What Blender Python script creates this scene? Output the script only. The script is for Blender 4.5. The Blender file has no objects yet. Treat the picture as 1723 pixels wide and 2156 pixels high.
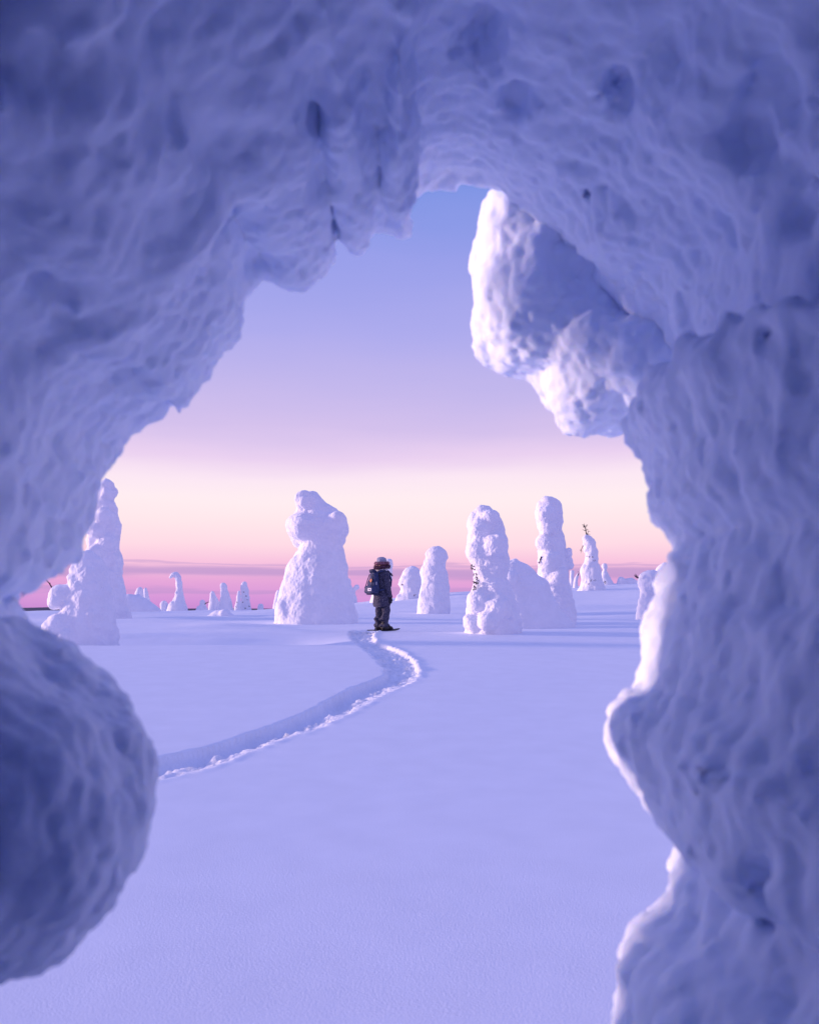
import bpy, math, random
import numpy as np
from mathutils import Vector
random.seed(7)
rng = np.random.default_rng(11)
SC = bpy.context.scene
COL = SC.collection
R = math.radians

# ------------------------------------------------------------------ camera
EYE = np.array([0.0, 0.0, 1.60]); FPX = 1900.0; PITCH = math.atan(200 / FPX)
cam_d = bpy.data.cameras.new('camera'); cam = bpy.data.objects.new('camera', cam_d); COL.objects.link(cam)
cam.location = EYE; cam.rotation_euler = (R(90) + PITCH, 0, 0)
cam_d.sensor_fit = 'VERTICAL'; cam_d.sensor_height = 36.0; cam_d.sensor_width = 28.76
cam_d.lens = 36.0 * FPX / 2156.0
cam_d.clip_start = 0.02; cam_d.clip_end = 60000
cam_d.dof.use_dof = True; cam_d.dof.focus_distance = 21.0; cam_d.dof.aperture_fstop = 3.6
SC.camera = cam
# ------------------------------------------------------------------ sky
SUN_EL, SUN_BEYOND = R(6.6), R(7.0)           # sun low on the left, a little beyond square
sun_dir = Vector((-math.cos(SUN_EL) * math.cos(SUN_BEYOND), math.cos(SUN_EL) * math.sin(SUN_BEYOND), math.sin(SUN_EL)))
world = bpy.data.worlds.new('World'); SC.world = world; world.use_nodes = True
wn = world.node_tree.nodes; wl = world.node_tree.links; wn.clear()
def N(t, **k):
    n = wn.new(t)
    for a, v in k.items(): setattr(n, a, v)
    return n
def s2l(c):
    return tuple(((v / 255) / 12.92 if v / 255 <= 0.04045 else ((v / 255 + 0.055) / 1.055) ** 2.4) for v in c)
tc = N('ShaderNodeTexCoord'); sep = N('ShaderNodeSeparateXYZ'); wl.new(tc.outputs['Generated'], sep.inputs[0])
asin = N('ShaderNodeMath', operation='ARCSINE'); wl.new(sep.outputs['Z'], asin.inputs[0])
el = N('ShaderNodeMath', operation='DIVIDE'); wl.new(asin.outputs[0], el.inputs[0]); el.inputs[1].default_value = R(90)
ramp = N('ShaderNodeValToRGB'); hz = N('ShaderNodeMapping'); wl.new(tc.outputs['Generated'], hz.inputs[0]); hz.inputs['Scale'].default_value = (2.5, 2.5, 14)
hn = N('ShaderNodeTexNoise'); wl.new(hz.outputs[0], hn.inputs['Vector']); hn.inputs['Scale'].default_value = 1.3; hn.inputs['Detail'].default_value = 5
hm = N('ShaderNodeMath', operation='MULTIPLY_ADD'); wl.new(hn.outputs['Fac'], hm.inputs[0]); hm.inputs[1].default_value = 2.4 / 90; hm.inputs[2].default_value = -1.2 / 90
hs = N('ShaderNodeMath', operation='MULTIPLY_ADD'); wl.new(el.outputs[0], hs.inputs[0]); hs.inputs[1].default_value = 8; hs.inputs[2].default_value = 0; hs.use_clamp = True
hp = N('ShaderNodeMath', operation='MULTIPLY'); wl.new(hm.outputs[0], hp.inputs[0]); wl.new(hs.outputs[0], hp.inputs[1])
ha = N('ShaderNodeMath', operation='ADD'); wl.new(el.outputs[0], ha.inputs[0]); wl.new(hp.outputs[0], ha.inputs[1]); wl.new(ha.outputs[0], ramp.inputs[0])
def row_el(v): return math.degrees(PITCH + math.atan((1078 - v) / FPX))
stops = [(1290, (204, 142, 214)), (1262, (214, 151, 219)), (1222, (230, 166, 218)), (1185, (248, 196, 224)), (1150, (255, 218, 230)),
         (1100, (255, 230, 235)), (1050, (255, 237, 241)), (1005, (251, 230, 244)), (962, (234, 208, 240)), (905, (212, 192, 236)),
         (810, (192, 181, 236)), (700, (174, 171, 237)), (550, (153, 159, 234)), (400, (126, 148, 228))]
els = ramp.color_ramp.elements
els[0].position = 0.0; els[0].color = (*s2l((204, 142, 214)), 1)
els[1].position = 1.0; els[1].color = (*s2l((172, 176, 248)), 1)
for v, c in stops[1:]:
    e = els.new(row_el(v) / 90); e.color = (*s2l(c), 1)
for p_, c in ((38, (138, 150, 235)), (60, (162, 167, 245))):
    e = els.new(p_ / 90); e.color = (*s2l(c), 1)
# thin dusk cloud bars near the horizon
mp = N('ShaderNodeMapping'); wl.new(tc.outputs['Generated'], mp.inputs[0]); mp.inputs['Scale'].default_value = (3.0, 3.0, 45)
nz = N('ShaderNodeTexNoise'); wl.new(mp.outputs[0], nz.inputs['Vector']); nz.inputs['Scale'].default_value = 1.6; nz.inputs['Detail'].default_value = 5
def band(c, h, wob):
    # soft bar centred on elevation c (deg), half height h, bent by noise
    a = N('ShaderNodeMath', operation='SUBTRACT'); wl.new(nz.outputs['Fac'], a.inputs[0]); a.inputs[1].default_value = 0.5
    b = N('ShaderNodeMath', operation='MULTIPLY_ADD'); wl.new(a.outputs[0], b.inputs[0]); b.inputs[1].default_value = R(wob); wl.new(asin.outputs[0], b.inputs[2])
    d = N('ShaderNodeMath', operation='SUBTRACT'); wl.new(b.outputs[0], d.inputs[0]); d.inputs[1].default_value = R(c)
    e = N('ShaderNodeMath', operation='ABSOLUTE'); wl.new(d.outputs[0], e.inputs[0])
    m = N('ShaderNodeMapRange', interpolation_type='SMOOTHSTEP'); wl.new(e.outputs[0], m.inputs['Value'])
    m.inputs['From Min'].default_value = R(h * 0.35); m.inputs['From Max'].default_value = R(h * 1.5)
    m.inputs['To Min'].default_value = 1; m.inputs['To Max'].default_value = 0
    return m.outputs[0]
b1 = band(row_el(1206), 0.34, 1.1); b2 = band(row_el(1245), 0.16, 1.5); b3 = band(row_el(1188), 0.10, 1.8)
def mul(x, f):
    m = N('ShaderNodeMath', operation='MULTIPLY'); wl.new(x, m.inputs[0]); m.inputs[1].default_value = f; return m.outputs[0]
mx = N('ShaderNodeMath', operation='MAXIMUM'); wl.new(mul(b1, .66), mx.inputs[0]); wl.new(mul(b2, .42), mx.inputs[1])
mx2 = N('ShaderNodeMath', operation='MAXIMUM'); wl.new(mx.outputs[0], mx2.inputs[0]); wl.new(mul(b3, .4), mx2.inputs[1])
cm = N('ShaderNodeMixRGB'); wl.new(mx2.outputs[0], cm.inputs[0]); wl.new(ramp.outputs[0], cm.inputs[1]); cm.inputs[2].default_value = (*s2l((178, 146, 206)), 1)
bg = N('ShaderNodeBackground'); wl.new(cm.outputs[0], bg.inputs[0]); bg.inputs[1].default_value = 1.0
sky = N('ShaderNodeTexSky', sky_type='NISHITA'); sky.sun_disc = False; sky.sun_elevation = SUN_EL; sky.sun_rotation = math.atan2(sun_dir.x, sun_dir.y)
bg2 = N('ShaderNodeBackground'); wl.new(sky.outputs[0], bg2.inputs[0]); bg2.inputs[1].default_value = 0.003
add = N('ShaderNodeAddShader'); wl.new(bg.outputs[0], add.inputs[0]); wl.new(bg2.outputs[0], add.inputs[1])
out = N('ShaderNodeOutputWorld'); wl.new(add.outputs[0], out.inputs[0])
# ------------------------------------------------------------------ sun
sd = bpy.data.lights.new('sun', 'SUN'); sun = bpy.data.objects.new('sun', sd); COL.objects.link(sun)
sd.energy = 4.4; sd.color = (1.0, 0.69, 0.60); sd.angle = R(4.5)
sun.rotation_euler = (-sun_dir).to_track_quat('-Z', 'Y').to_euler(); sun.location = (-20, 5, 8)
# ------------------------------------------------------------------ exposure
SC.view_settings.view_transform = 'Standard'; SC.view_settings.look = 'None'
SC.view_settings.exposure = 0.0; SC.view_settings.gamma = 1.0; SC.view_settings.use_curve_mapping = False
SC.render.engine = 'CYCLES'
SC.cycles.max_bounces = 10; SC.cycles.diffuse_bounces = 8; SC.cycles.glossy_bounces = 2
SC.cycles.use_denoising = True

# ------------------------------------------------------------------ helpers
def ray(u, v):
    """direction (y = 1) of photo position (u, v) in the 1723 x 2156 view"""
    c, s = math.cos(PITCH), math.sin(PITCH)
    a, b = (u - 861.5) / FPX, (1078.0 - v) / FPX
    y = c - b * s
    return np.array([a / y, 1.0, (s + b * c) / y])
def at(u, v, d): return EYE + ray(u, v) * d

_perm = np.random.default_rng(3).permutation(256).astype(np.int64); _perm = np.concatenate([_perm, _perm, _perm])
_g = np.random.default_rng(4).normal(size=(256, 3)); _g /= np.linalg.norm(_g, axis=1)[:, None]; _g = _g.astype(np.float32)
def perlin(P):
    P = np.asarray(P, dtype=np.float32)
    I = np.floor(P).astype(np.int64); f = P - I; I &= 255
    w = f * f * f * (f * (f * 6 - 15) + 10)
    X, Y, Z = I[:, 0], I[:, 1], I[:, 2]
    def corner(i, j, k):
        h = _perm[_perm[_perm[X + i] + Y + j] + Z + k]
        g = _g[h]
        return g[:, 0] * (f[:, 0] - i) + g[:, 1] * (f[:, 1] - j) + g[:, 2] * (f[:, 2] - k)
    def lerp(a, b, t): return a + (b - a) * t
    x00 = lerp(corner(0, 0, 0), corner(1, 0, 0), w[:, 0]); x10 = lerp(corner(0, 1, 0), corner(1, 1, 0), w[:, 0])
    x01 = lerp(corner(0, 0, 1), corner(1, 0, 1), w[:, 0]); x11 = lerp(corner(0, 1, 1), corner(1, 1, 1), w[:, 0])
    return 1.6 * lerp(lerp(x00, x10, w[:, 1]), lerp(x01, x11, w[:, 1]), w[:, 2])
_jit = np.random.default_rng(9).random((768, 3)).astype(np.float32)
def clump(P):
    """packed rounded clumps (inverted cellular noise), about -0.5 .. 0.5"""
    P = np.asarray(P, dtype=np.float32); I = np.floor(P).astype(np.int64); f = P - I; I &= 255
    best = np.full(len(P), 9.0, np.float32)
    for i in (-1, 0, 1):
        for j in (-1, 0, 1):
            for k in (-1, 0, 1):
                hsh = _perm[_perm[_perm[(I[:, 0] + i) & 255] + ((I[:, 1] + j) & 255)] + ((I[:, 2] + k) & 255)]
                d = _jit[hsh] + np.array([i, j, k], np.float32) - f
                best = np.minimum(best, (d * d).sum(1))
    return .31 - best * 1.1
def noise_of(kind, q): return billow(q) if kind == 'b' else clump(q) if kind == 'w' else perlin(q)
def billow(P): return 2.0 * np.abs(perlin(P)) - 0.55
def smin(a, b, k): 
    h = np.clip(0.5 + 0.5 * (b - a) / k, 0, 1); return b + (a - b) * h - k * h * (1 - h)
def smax(a, b, k): return -smin(-a, -b, k)
def sstep(a, b, x):
    t = np.clip((x - a) / (b - a), 0, 1); return t * t * (3 - 2 * t)

def quads_mesh(name, V, Q, smooth=True):
    me = bpy.data.meshes.new(name)
    V = np.ascontiguousarray(V, dtype=np.float32); Q = np.ascontiguousarray(Q, dtype=np.int32)
    me.vertices.add(len(V)); me.vertices.foreach_set('co', V.ravel())
    k = Q.shape[1]
    me.loops.add(Q.size); me.loops.foreach_set('vertex_index', Q.ravel())
    me.polygons.add(len(Q)); me.polygons.foreach_set('loop_start', np.arange(0, Q.size, k, dtype=np.int32))
    me.update(calc_edges=True); me.validate()
    if smooth: me.polygons.foreach_set('use_smooth', np.ones(len(me.polygons), dtype=bool))
    return me
def nets(F, org, h):
    """surface nets on a scalar field (negative inside)"""
    S = F < 0
    nx, ny, nz = F.shape
    acc = np.zeros((nx - 1, ny - 1, nz - 1, 3), np.float32); cnt = np.zeros((nx - 1, ny - 1, nz - 1), np.float32)
    for ax in range(3):
        sl0 = [slice(None)] * 3; sl1 = [slice(None)] * 3; sl0[ax] = slice(0, -1); sl1[ax] = slice(1, None)
        A, B = F[tuple(sl0)], F[tuple(sl1)]
        C = (A < 0) != (B < 0)
        ii = np.nonzero(C)
        t = A[ii] / (A[ii] - B[ii])
        p = np.stack(ii, 1).astype(np.float32); p[:, ax] += t
        o = [a for a in range(3) if a != ax]
        for da in (0, 1):
            for db in (0, 1):
                c = [ii[0].copy(), ii[1].copy(), ii[2].copy()]
                c[o[0]] -= da; c[o[1]] -= db
                ok = np.ones(len(t), bool)
                for a in range(3): ok &= (c[a] >= 0) & (c[a] < (nx - 1, ny - 1, nz - 1)[a])
                np.add.at(acc, (c[0][ok], c[1][ok], c[2][ok]), p[ok]); np.add.at(cnt, (c[0][ok], c[1][ok], c[2][ok]), 1)
    m = cnt > 0
    idx = np.full(m.shape, -1, np.int64); idx[m] = np.arange(m.sum())
    V = acc[m] / cnt[m][:, None] * h + np.asarray(org)
    Q = []
    for ax in range(3):
        sl0 = [slice(None)] * 3; sl1 = [slice(None)] * 3; sl0[ax] = slice(0, -1); sl1[ax] = slice(1, None)
        A, B = S[tuple(sl0)], S[tuple(sl1)]
        o = [(ax + 1) % 3, (ax + 2) % 3]
        ii = np.nonzero(A != B)
        ok = np.ones(len(ii[0]), bool)
        for a in o: ok &= (ii[a] >= 1) & (ii[a] < F.shape[a] - 1)
        ii = [a[ok] for a in ii]
        inside = A[tuple(ii)]
        def cell(da, db):
            c = [a.copy() for a in ii]; c[o[0]] -= da; c[o[1]] -= db
            return idx[tuple(c)]
        q = np.stack([cell(1, 1), cell(0, 1), cell(0, 0), cell(1, 0)], 1)
        q[~inside] = q[~inside][:, ::-1]
        Q.append(q)
    Q = np.concatenate(Q); Q = Q[(Q >= 0).all(1)]
    return V, Q
def subdiv(V, Q):
    """one Catmull-Clark level"""
    n = len(V)
    fc = V[Q].mean(1)
    E = np.concatenate([Q[:, [0, 1]], Q[:, [1, 2]], Q[:, [2, 3]], Q[:, [3, 0]]]); E.sort(1)
    key = E[:, 0].astype(np.int64) * n + E[:, 1]
    uk, inv = np.unique(key, return_inverse=True)
    ev = np.stack([uk // n, uk % n], 1); mid = V[ev].mean(1)
    nf = len(Q); fi = np.concatenate([np.arange(nf)] * 4)
    fs = np.zeros((len(uk), 3)); fcn = np.zeros(len(uk)); np.add.at(fs, inv, fc[fi]); np.add.at(fcn, inv, 1)
    ep = np.where((fcn == 2)[:, None], (mid * 2 + fs) / 4, mid)
    vs = np.zeros((n, 3)); vn = np.zeros(n); np.add.at(vs, Q.ravel(), np.repeat(fc, 4, 0)); np.add.at(vn, Q.ravel(), 1)
    es = np.zeros((n, 3)); en = np.zeros(n)
    for c in (0, 1): np.add.at(es, ev[:, c], mid); np.add.at(en, ev[:, c], 1)
    k = np.maximum(en, 3)[:, None]
    Vn = (vs / np.maximum(vn, 1)[:, None] + 2 * es / np.maximum(en, 1)[:, None] + (k - 3) * V) / k
    e0, e1, e2, e3 = [n + inv[i * nf:(i + 1) * nf] for i in range(4)]
    f = n + len(uk) + np.arange(nf)
    Q2 = np.concatenate([np.stack([Q[:, 0], e0, f, e3], 1), np.stack([e0, Q[:, 1], e1, f], 1),
                         np.stack([f, e1, Q[:, 2], e2], 1), np.stack([e3, f, e2, Q[:, 3]], 1)])
    return np.concatenate([Vn, ep, fc]), Q2
def normals(V, Q):
    d = np.cross(V[Q[:, 2]] - V[Q[:, 0]], V[Q[:, 3]] - V[Q[:, 1]])
    Nn = np.zeros_like(V); 
    for c in range(Q.shape[1]): np.add.at(Nn, Q[:, c], d)
    return Nn / np.maximum(np.linalg.norm(Nn, axis=1), 1e-12)[:, None]
def grid(lo, hi, h):
    ax = [np.arange(lo[i], hi[i] + h, h, dtype=np.float32) for i in range(3)]
    return ax, np.meshgrid(*ax, indexing='ij')
def sdf_mesh(name, fn, lo, hi, h, noise=(), fine=(), sub=0):
    """mesh a field fn(X, Y, Z); noise = [(scale, amp, kind)] is added near the surface"""
    ax, (X, Y, Z) = grid(lo, hi, h)
    F = np.asarray(fn(X, Y, Z), dtype=np.float32)
    tot = sum(abs(a) for _, a, _ in noise) * 1.6 + 2 * h
    if noise:
        m = np.abs(F) < tot
        P = np.stack([X[m], Y[m], Z[m]], 1); add_ = np.zeros(len(P), np.float32)
        for i, (s, a, k) in enumerate(noise):
            q = P / s + 17.3 * i
            add_ -= a * noise_of(k, q)
        F[m] += add_
    V, Q = nets(F, lo, h)
    for _ in range(sub): V, Q = subdiv(V, Q)
    if fine:
        Nn = normals(V, Q); dsp = np.zeros(len(V))
        for i, (s, a, k) in enumerate(fine):
            q = V / s + 5.1 * i + 40; dsp += a * noise_of(k, q)
        V = V + Nn * dsp[:, None]
    return V, Q
def link(name, me, mat=None, parent=None, loc=None):
    o = bpy.data.objects.new(name, me); COL.objects.link(o)
    if mat: me.materials.append(mat)
    if parent: o.parent = parent
    if loc is not None: o.location = loc
    return o
def tag(o, label=None, cat=None, group=None, kind=None):
    for k, v in (('label', label), ('category', cat), ('group', group), ('kind', kind)):
        if v: o[k] = v
    return o
def tube(pts, rad, n=7):
    """closed tapered tube through points -> V, faces(list of tuples)"""
    pts = [Vector(p) for p in pts]; V = []; Fc = []
    for i, p in enumerate(pts):
        t = (pts[min(i + 1, len(pts) - 1)] - pts[max(i - 1, 0)]).normalized()
        a = t.orthogonal().normalized() if i == 0 else (pa - t * pa.dot(t)).normalized()
        pa = a; b = t.cross(a)
        for k in range(n):
            w = 2 * math.pi * k / n; V.append(p + (a * math.cos(w) + b * math.sin(w)) * rad[i])
    for i in range(len(pts) - 1):
        for k in range(n):
            Fc.append((i * n + k, i * n + (k + 1) % n, (i + 1) * n + (k + 1) % n, (i + 1) * n + k))
    Fc.append(tuple(range(n))[::-1]); Fc.append(tuple(range((len(pts) - 1) * n, len(pts) * n)))
    return [tuple(v) for v in V], Fc
class MB:
    def __init__(s): s.V = []; s.F = []
    def add(s, V, Fc): o = len(s.V); s.V += [tuple(v) for v in V]; s.F += [tuple(i + o for i in f) for f in Fc]; return s
    def tube(s, pts, rad, n=7): return s.add(*tube(pts, rad, n))
    def mesh(s, name, smooth=True):
        me = bpy.data.meshes.new(name); me.from_pydata(s.V, [], s.F); me.update()
        if smooth: me.polygons.foreach_set('use_smooth', np.ones(len(me.polygons), dtype=bool))
        return me

# ------------------------------------------------------------------ materials
def snow_mat(name, col, var=0.03, bumps=((30, .5, .02),), rough=0.65, spec=0.15):
    m = bpy.data.materials.new(name); m.use_nodes = True
    n = m.node_tree.nodes; l = m.node_tree.links; b = n['Principled BSDF']
    tcn = n.new('ShaderNodeTexCoord')
    t = n.new('ShaderNodeTexNoise'); t.inputs['Scale'].default_value = 3.1; t.inputs['Detail'].default_value = 6
    l.new(tcn.outputs['Object'], t.inputs['Vector'])
    r = n.new('ShaderNodeValToRGB'); l.new(t.outputs['Fac'], r.inputs[0])
    r.color_ramp.elements[0].position = .3; r.color_ramp.elements[1].position = .7
    r.color_ramp.elements[0].color = (*[c - var for c in col], 1); r.color_ramp.elements[1].color = (*[min(.99, c + var) for c in col], 1)
    l.new(r.outputs[0], b.inputs['Base Color'])
    b.inputs['Roughness'].default_value = rough; b.inputs['Specular IOR Level'].default_value = spec
    prev = None
    for sc, st, di in bumps:
        t2 = n.new('ShaderNodeTexNoise'); t2.inputs['Scale'].default_value = sc; t2.inputs['Detail'].default_value = 4
        l.new(tcn.outputs['Object'], t2.inputs['Vector'])
        bp = n.new('ShaderNodeBump'); bp.inputs['Strength'].default_value = st; bp.inputs['Distance'].default_value = di
        l.new(t2.outputs['Fac'], bp.inputs['Height'])
        if prev: l.new(prev.outputs[0], bp.inputs['Normal'])
        prev = bp
    if prev: l.new(prev.outputs[0], b.inputs['Normal'])
    return m
SNOW = (0.80, 0.81, 0.90)
M_field = snow_mat('field_snow', (0.785, 0.82, 0.915), .02, ((110, .4, .005),))
M_path = snow_mat('trodden_snow', (0.785, 0.815, 0.91), .03, ((25, .6, .02), (80, .5, .01)))
M_tree = snow_mat('rime_snow', SNOW, .03, ((4, .5, .07), (14, .6, .03)))
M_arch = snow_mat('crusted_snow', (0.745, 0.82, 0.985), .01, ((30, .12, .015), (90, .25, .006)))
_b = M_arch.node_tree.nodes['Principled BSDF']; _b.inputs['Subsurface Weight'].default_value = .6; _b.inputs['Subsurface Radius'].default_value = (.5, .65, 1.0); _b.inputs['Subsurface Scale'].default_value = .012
M_hill = snow_mat('far_forest', (0.07, 0.07, 0.10), .03, ())
def plain(name, col, rough=.8, var=.25, scale=40, bump=.3, bd=.004, spec=.2, flecks=0.0):
    m = bpy.data.materials.new(name); m.use_nodes = True
    n = m.node_tree.nodes; l = m.node_tree.links; b = n['Principled BSDF']
    tcn = n.new('ShaderNodeTexCoord'); t = n.new('ShaderNodeTexNoise'); t.inputs['Scale'].default_value = scale; t.inputs['Detail'].default_value = 5
    l.new(tcn.outputs['Object'], t.inputs['Vector'])
    r = n.new('ShaderNodeValToRGB'); l.new(t.outputs['Fac'], r.inputs[0]); r.color_ramp.elements[0].position = .3; r.color_ramp.elements[1].position = .7
    r.color_ramp.elements[0].color = (*[c * (1 - var) for c in col], 1); r.color_ramp.elements[1].color = (*[min(1, c * (1 + var)) for c in col], 1)
    src = r.outputs[0]
    if flecks:
        v = n.new('ShaderNodeTexNoise'); v.inputs['Scale'].default_value = 95; v.inputs['Detail'].default_value = 2; l.new(tcn.outputs['Object'], v.inputs['Vector'])
        cr = n.new('ShaderNodeValToRGB'); cr.color_ramp.elements[0].position = .62; cr.color_ramp.elements[1].position = .70; l.new(v.outputs['Fac'], cr.inputs[0])
        fm = n.new('ShaderNodeMath'); fm.operation = 'MULTIPLY'; l.new(cr.outputs[0], fm.inputs[0]); fm.inputs[1].default_value = flecks
        mixn = n.new('ShaderNodeMixRGB'); l.new(fm.outputs[0], mixn.inputs[0]); l.new(src, mixn.inputs[1]); mixn.inputs[2].default_value = (.7, .7, .8, 1); src = mixn.outputs[0]
    l.new(src, b.inputs['Base Color']); b.inputs['Roughness'].default_value = rough; b.inputs['Specular IOR Level'].default_value = spec
    if bump:
        bp = n.new('ShaderNodeBump'); bp.inputs['Strength'].default_value = bump; bp.inputs['Distance'].default_value = bd; l.new(t.outputs['Fac'], bp.inputs['Height']); l.new(bp.outputs[0], b.inputs['Normal'])
    return m
M_bark = plain('dark_bark', (.035, .028, .04)); M_needle = plain('frozen_needles', (.07, .06, .075), flecks=.9)
M_coat = plain('charcoal_coat', (.042, .042, .082), .9, flecks=.6); M_trouser = plain('dark_trousers', (.042, .043, .08), .85, flecks=.55)
M_pack = plain('navy_nylon', (.028, .042, .12), .6, flecks=.15); M_packd = plain('dark_navy_nylon', (.018, .026, .075), .6)
M_hat = plain('grey_knit', (.28, .30, .42), .95, scale=60); M_fur = plain('dusty_pink_fur', (.32, .15, .21), 1, .5, 70); M_fur2 = plain('plum_fur', (.10, .045, .085), 1, .7, 70)
M_scarf = plain('pale_scarf', (.55, .56, .68), .9); M_skin = plain('skin', (.45, .28, .22), .5, .08); M_boot = plain('black_boot', (.015, .015, .022), .5, flecks=.5)
M_metal = plain('dark_frame', (.02, .02, .028), .4); M_orange = plain('orange_patch', (.9, .34, .13), .7, .1); M_white = plain('white_label', (.75, .74, .78), .7, .05); M_ink = plain('label_mark', (.06, .06, .13), .7, .05)
M_glove = plain('dark_glove', (.02, .02, .032), .8); M_eye = plain('eye', (.03, .02, .02), .2, 0)

# ------------------------------------------------------------------ the setting: terrain
_ty = np.concatenate([np.linspace(-60, 130, 3801), np.geomspace(131, 60000, 600)])
_tz = np.interp(_ty, [-60, -5, 0, 20.5, 24, 30, 40, 50, 60, 68, 100, 200, 600, 60000], [-3, -.26, 0, 1.076, 1.125, 1.19, 1.265, 1.305, 1.33, 1.22, -2, -20, -80, -80])
_k = np.hanning(61); _k /= _k.sum(); _tz[30:3770] = np.convolve(_tz[:3800], _k, 'same')[30:3770]
def terrain(x, y, detail=True):
    x = np.asarray(x, float); y = np.asarray(y, float)
    z = np.interp(y, _ty, _tz)
    rise = np.interp(x, [-14, -9, -3.7, 2.7, 11.6, 16.5, 60], [0, .03, .5, 1.2, 1.6, 1.85, 2.1])
    z = z + rise * sstep(30, 58, y) * (1 - sstep(64, 130, y))
    if detail:
        sh = np.broadcast_shapes(x.shape, y.shape); xx = np.broadcast_to(x, sh).ravel(); yy = np.broadcast_to(y, sh).ravel()
        far = sstep(15.5, 22, yy) * (1 - sstep(70, 120, yy))
        a = np.zeros(len(xx)); near = (yy < 140) & (np.abs(xx) < 90)
        P = np.stack([xx[near], yy[near], 0 * xx[near]], 1)
        a[near] = .020 * perlin(P / [3.5, 2.5, 1]) * (.25 + far[near]) + .12 * perlin(P / [5.2, 1.7, 1] + 9) * far[near] * (.4 + .6 * sstep(17, 30, yy[near])) \
            + .0008 * perlin(P / [.9, .9, 1] + 4) + .0006 * perlin(P / [.25, .25, 1] + 2) + .0007 * perlin(P / [1.9, .55, 1] + 12) * (.4 + perlin(P / [4, 4, 1] + 17))
        a[near] += .17 * np.maximum(0, perlin(P / [3.2, .9, 1] + 31) - .05) * far[near] * sstep(-1.5, -3.5, xx[near]) * sstep(16, 17.5, yy[near]) * (1 - sstep(22, 26, yy[near]))
        a[near] -= .20 * np.exp(-((yy[near] - 18.4 - .3 * perlin(P / [4, 9, 1])) / .8) ** 2) * sstep(-.8, -2.6, xx[near])
        z = z + a.reshape(sh)
    return z
def hit(u, v, lo=3.0, hi=64.0):
    """distance at which the sight line meets the ground (None: misses)"""
    r = ray(u, v); y = np.linspace(lo, hi, 3000)
    g = EYE[2] + r[2] * y - terrain(r[0] * y, y, False)
    k = np.nonzero(g < 0)[0]
    return float(y[k[0]]) if len(k) else None

def seg_dist(P, A, B):
    d = B - A; t = np.clip(((P - A) @ d) / max(d @ d, 1e-12), 0, 1)
    return np.linalg.norm(P - A - t[:, None] * d, axis=1), t
def poly_sd(P, poly):
    """signed distance to a closed polygon (negative inside) and index of nearest edge"""
    n = len(poly); best = np.full(len(P), 1e9); ins = np.zeros(len(P), bool)
    for i in range(n):
        A, B = poly[i], poly[(i + 1) % n]
        d, _ = seg_dist(P, A, B); best = np.minimum(best, d)
        c = (A[1] > P[:, 1]) != (B[1] > P[:, 1])
        with np.errstate(divide='ignore', invalid='ignore'):
            xi = A[0] + (P[:, 1] - A[1]) / (B[1] - A[1]) * (B[0] - A[0])
        ins ^= c & (P[:, 0] < xi)
    return np.where(ins, -best, best)
path_far = [(180, 1622), (240, 1612), (300, 1600), (380, 1585), (460, 1565), (560, 1532), (640, 1503), (700, 1470), (740, 1448), (785, 1432), (812, 1421),
            (806, 1405), (792, 1388), (768, 1368), (745, 1350), (733, 1336), (742, 1325), (764, 1318)]
path_near = [(802, 1322), (800, 1329), (786, 1336), (788, 1345), (800, 1355), (824, 1363), (852, 1376), (874, 1393), (882, 1413), (876, 1434), (842, 1447), (792, 1470), (742, 1500), (680, 1530), (620, 1550), (570, 1565),
             (520, 1586), (455, 1612), (400, 1627), (350, 1640), (305, 1648), (240, 1662), (180, 1680)]
def gp(u, v):
    d = hit(u, v); p = at(u, v, d); return np.array([p[0], p[1]])
PF = np.array([gp(*p) for p in path_far]); PN = np.array([gp(*p) for p in path_near])
PATH = np.concatenate([PF, PN])
def gradx(fine_lo, fine_hi, h, mid, hm, far):
    a = np.arange(fine_lo, fine_hi, h)
    l = [fine_lo]; 
    s = h
    while l[-1] > -far:
        s = min(s * 1.06, hm) if l[-1] > -mid else s * 1.35
        l.append(l[-1] - s)
    r = [a[-1]]; s = h
    while r[-1] < far:
        s = min(s * 1.06, hm) if r[-1] < mid else s * 1.35
        r.append(r[-1] + s)
    return np.concatenate([np.array(l[::-1]), a[1:-1], np.array(r)])
gx = gradx(-4.0, 0.8, .032, 30, .32, 40000)
gy = np.concatenate([-np.geomspace(50, 3, 12), np.arange(-2.5, 5.5, .09), np.arange(5.5, 20.4, .035), np.arange(20.4, 66, .14), 66 + np.geomspace(.3, 45000, 60)])
GX, GY = np.meshgrid(gx, gy, indexing='ij')
GZ = terrain(GX, GY)
reg = (GX > -6) & (GX < 2) & (GY > 5) & (GY < 21.5)
Pq = np.stack([GX[reg], GY[reg]], 1)
edge_n = perlin(np.concatenate([Pq / .35, np.zeros((len(Pq), 1))], 1)) * .035 + perlin(np.concatenate([Pq / .11, np.ones((len(Pq), 1))], 1)) * .02
sd_ = poly_sd(Pq, PATH) + edge_n * 0.9
dn = np.min([seg_dist(Pq, PN[i], PN[i + 1])[0] for i in range(len(PN) - 1)], axis=0)
df = np.min([seg_dist(Pq, PF[i], PF[i + 1])[0] for i in range(len(PF) - 1)], axis=0)
P3 = np.concatenate([Pq, np.zeros((len(Pq), 1))], 1)
sidew = df / (df + dn + 1e-6)
low = sstep(12, 13.5, Pq[:, 1])
prof = (.008 + .045 * sstep(1.0, .55, sidew) + .10 * sstep(.58, .36, sidew)) * (1 - low) + .065 * low          # steep far wall, floor rising to the near edge
lumps = .045 * perlin(P3 / .13 + 3) + .030 * billow(P3 / .09 + 8) + .035 * perlin(P3 / .3)
inside = sstep(0.015, -.05, sd_)
depth = prof * inside
deb = lumps * inside * (.25 + .75 * sstep(.3, .6, np.maximum(sidew, .8 * low)))
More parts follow.
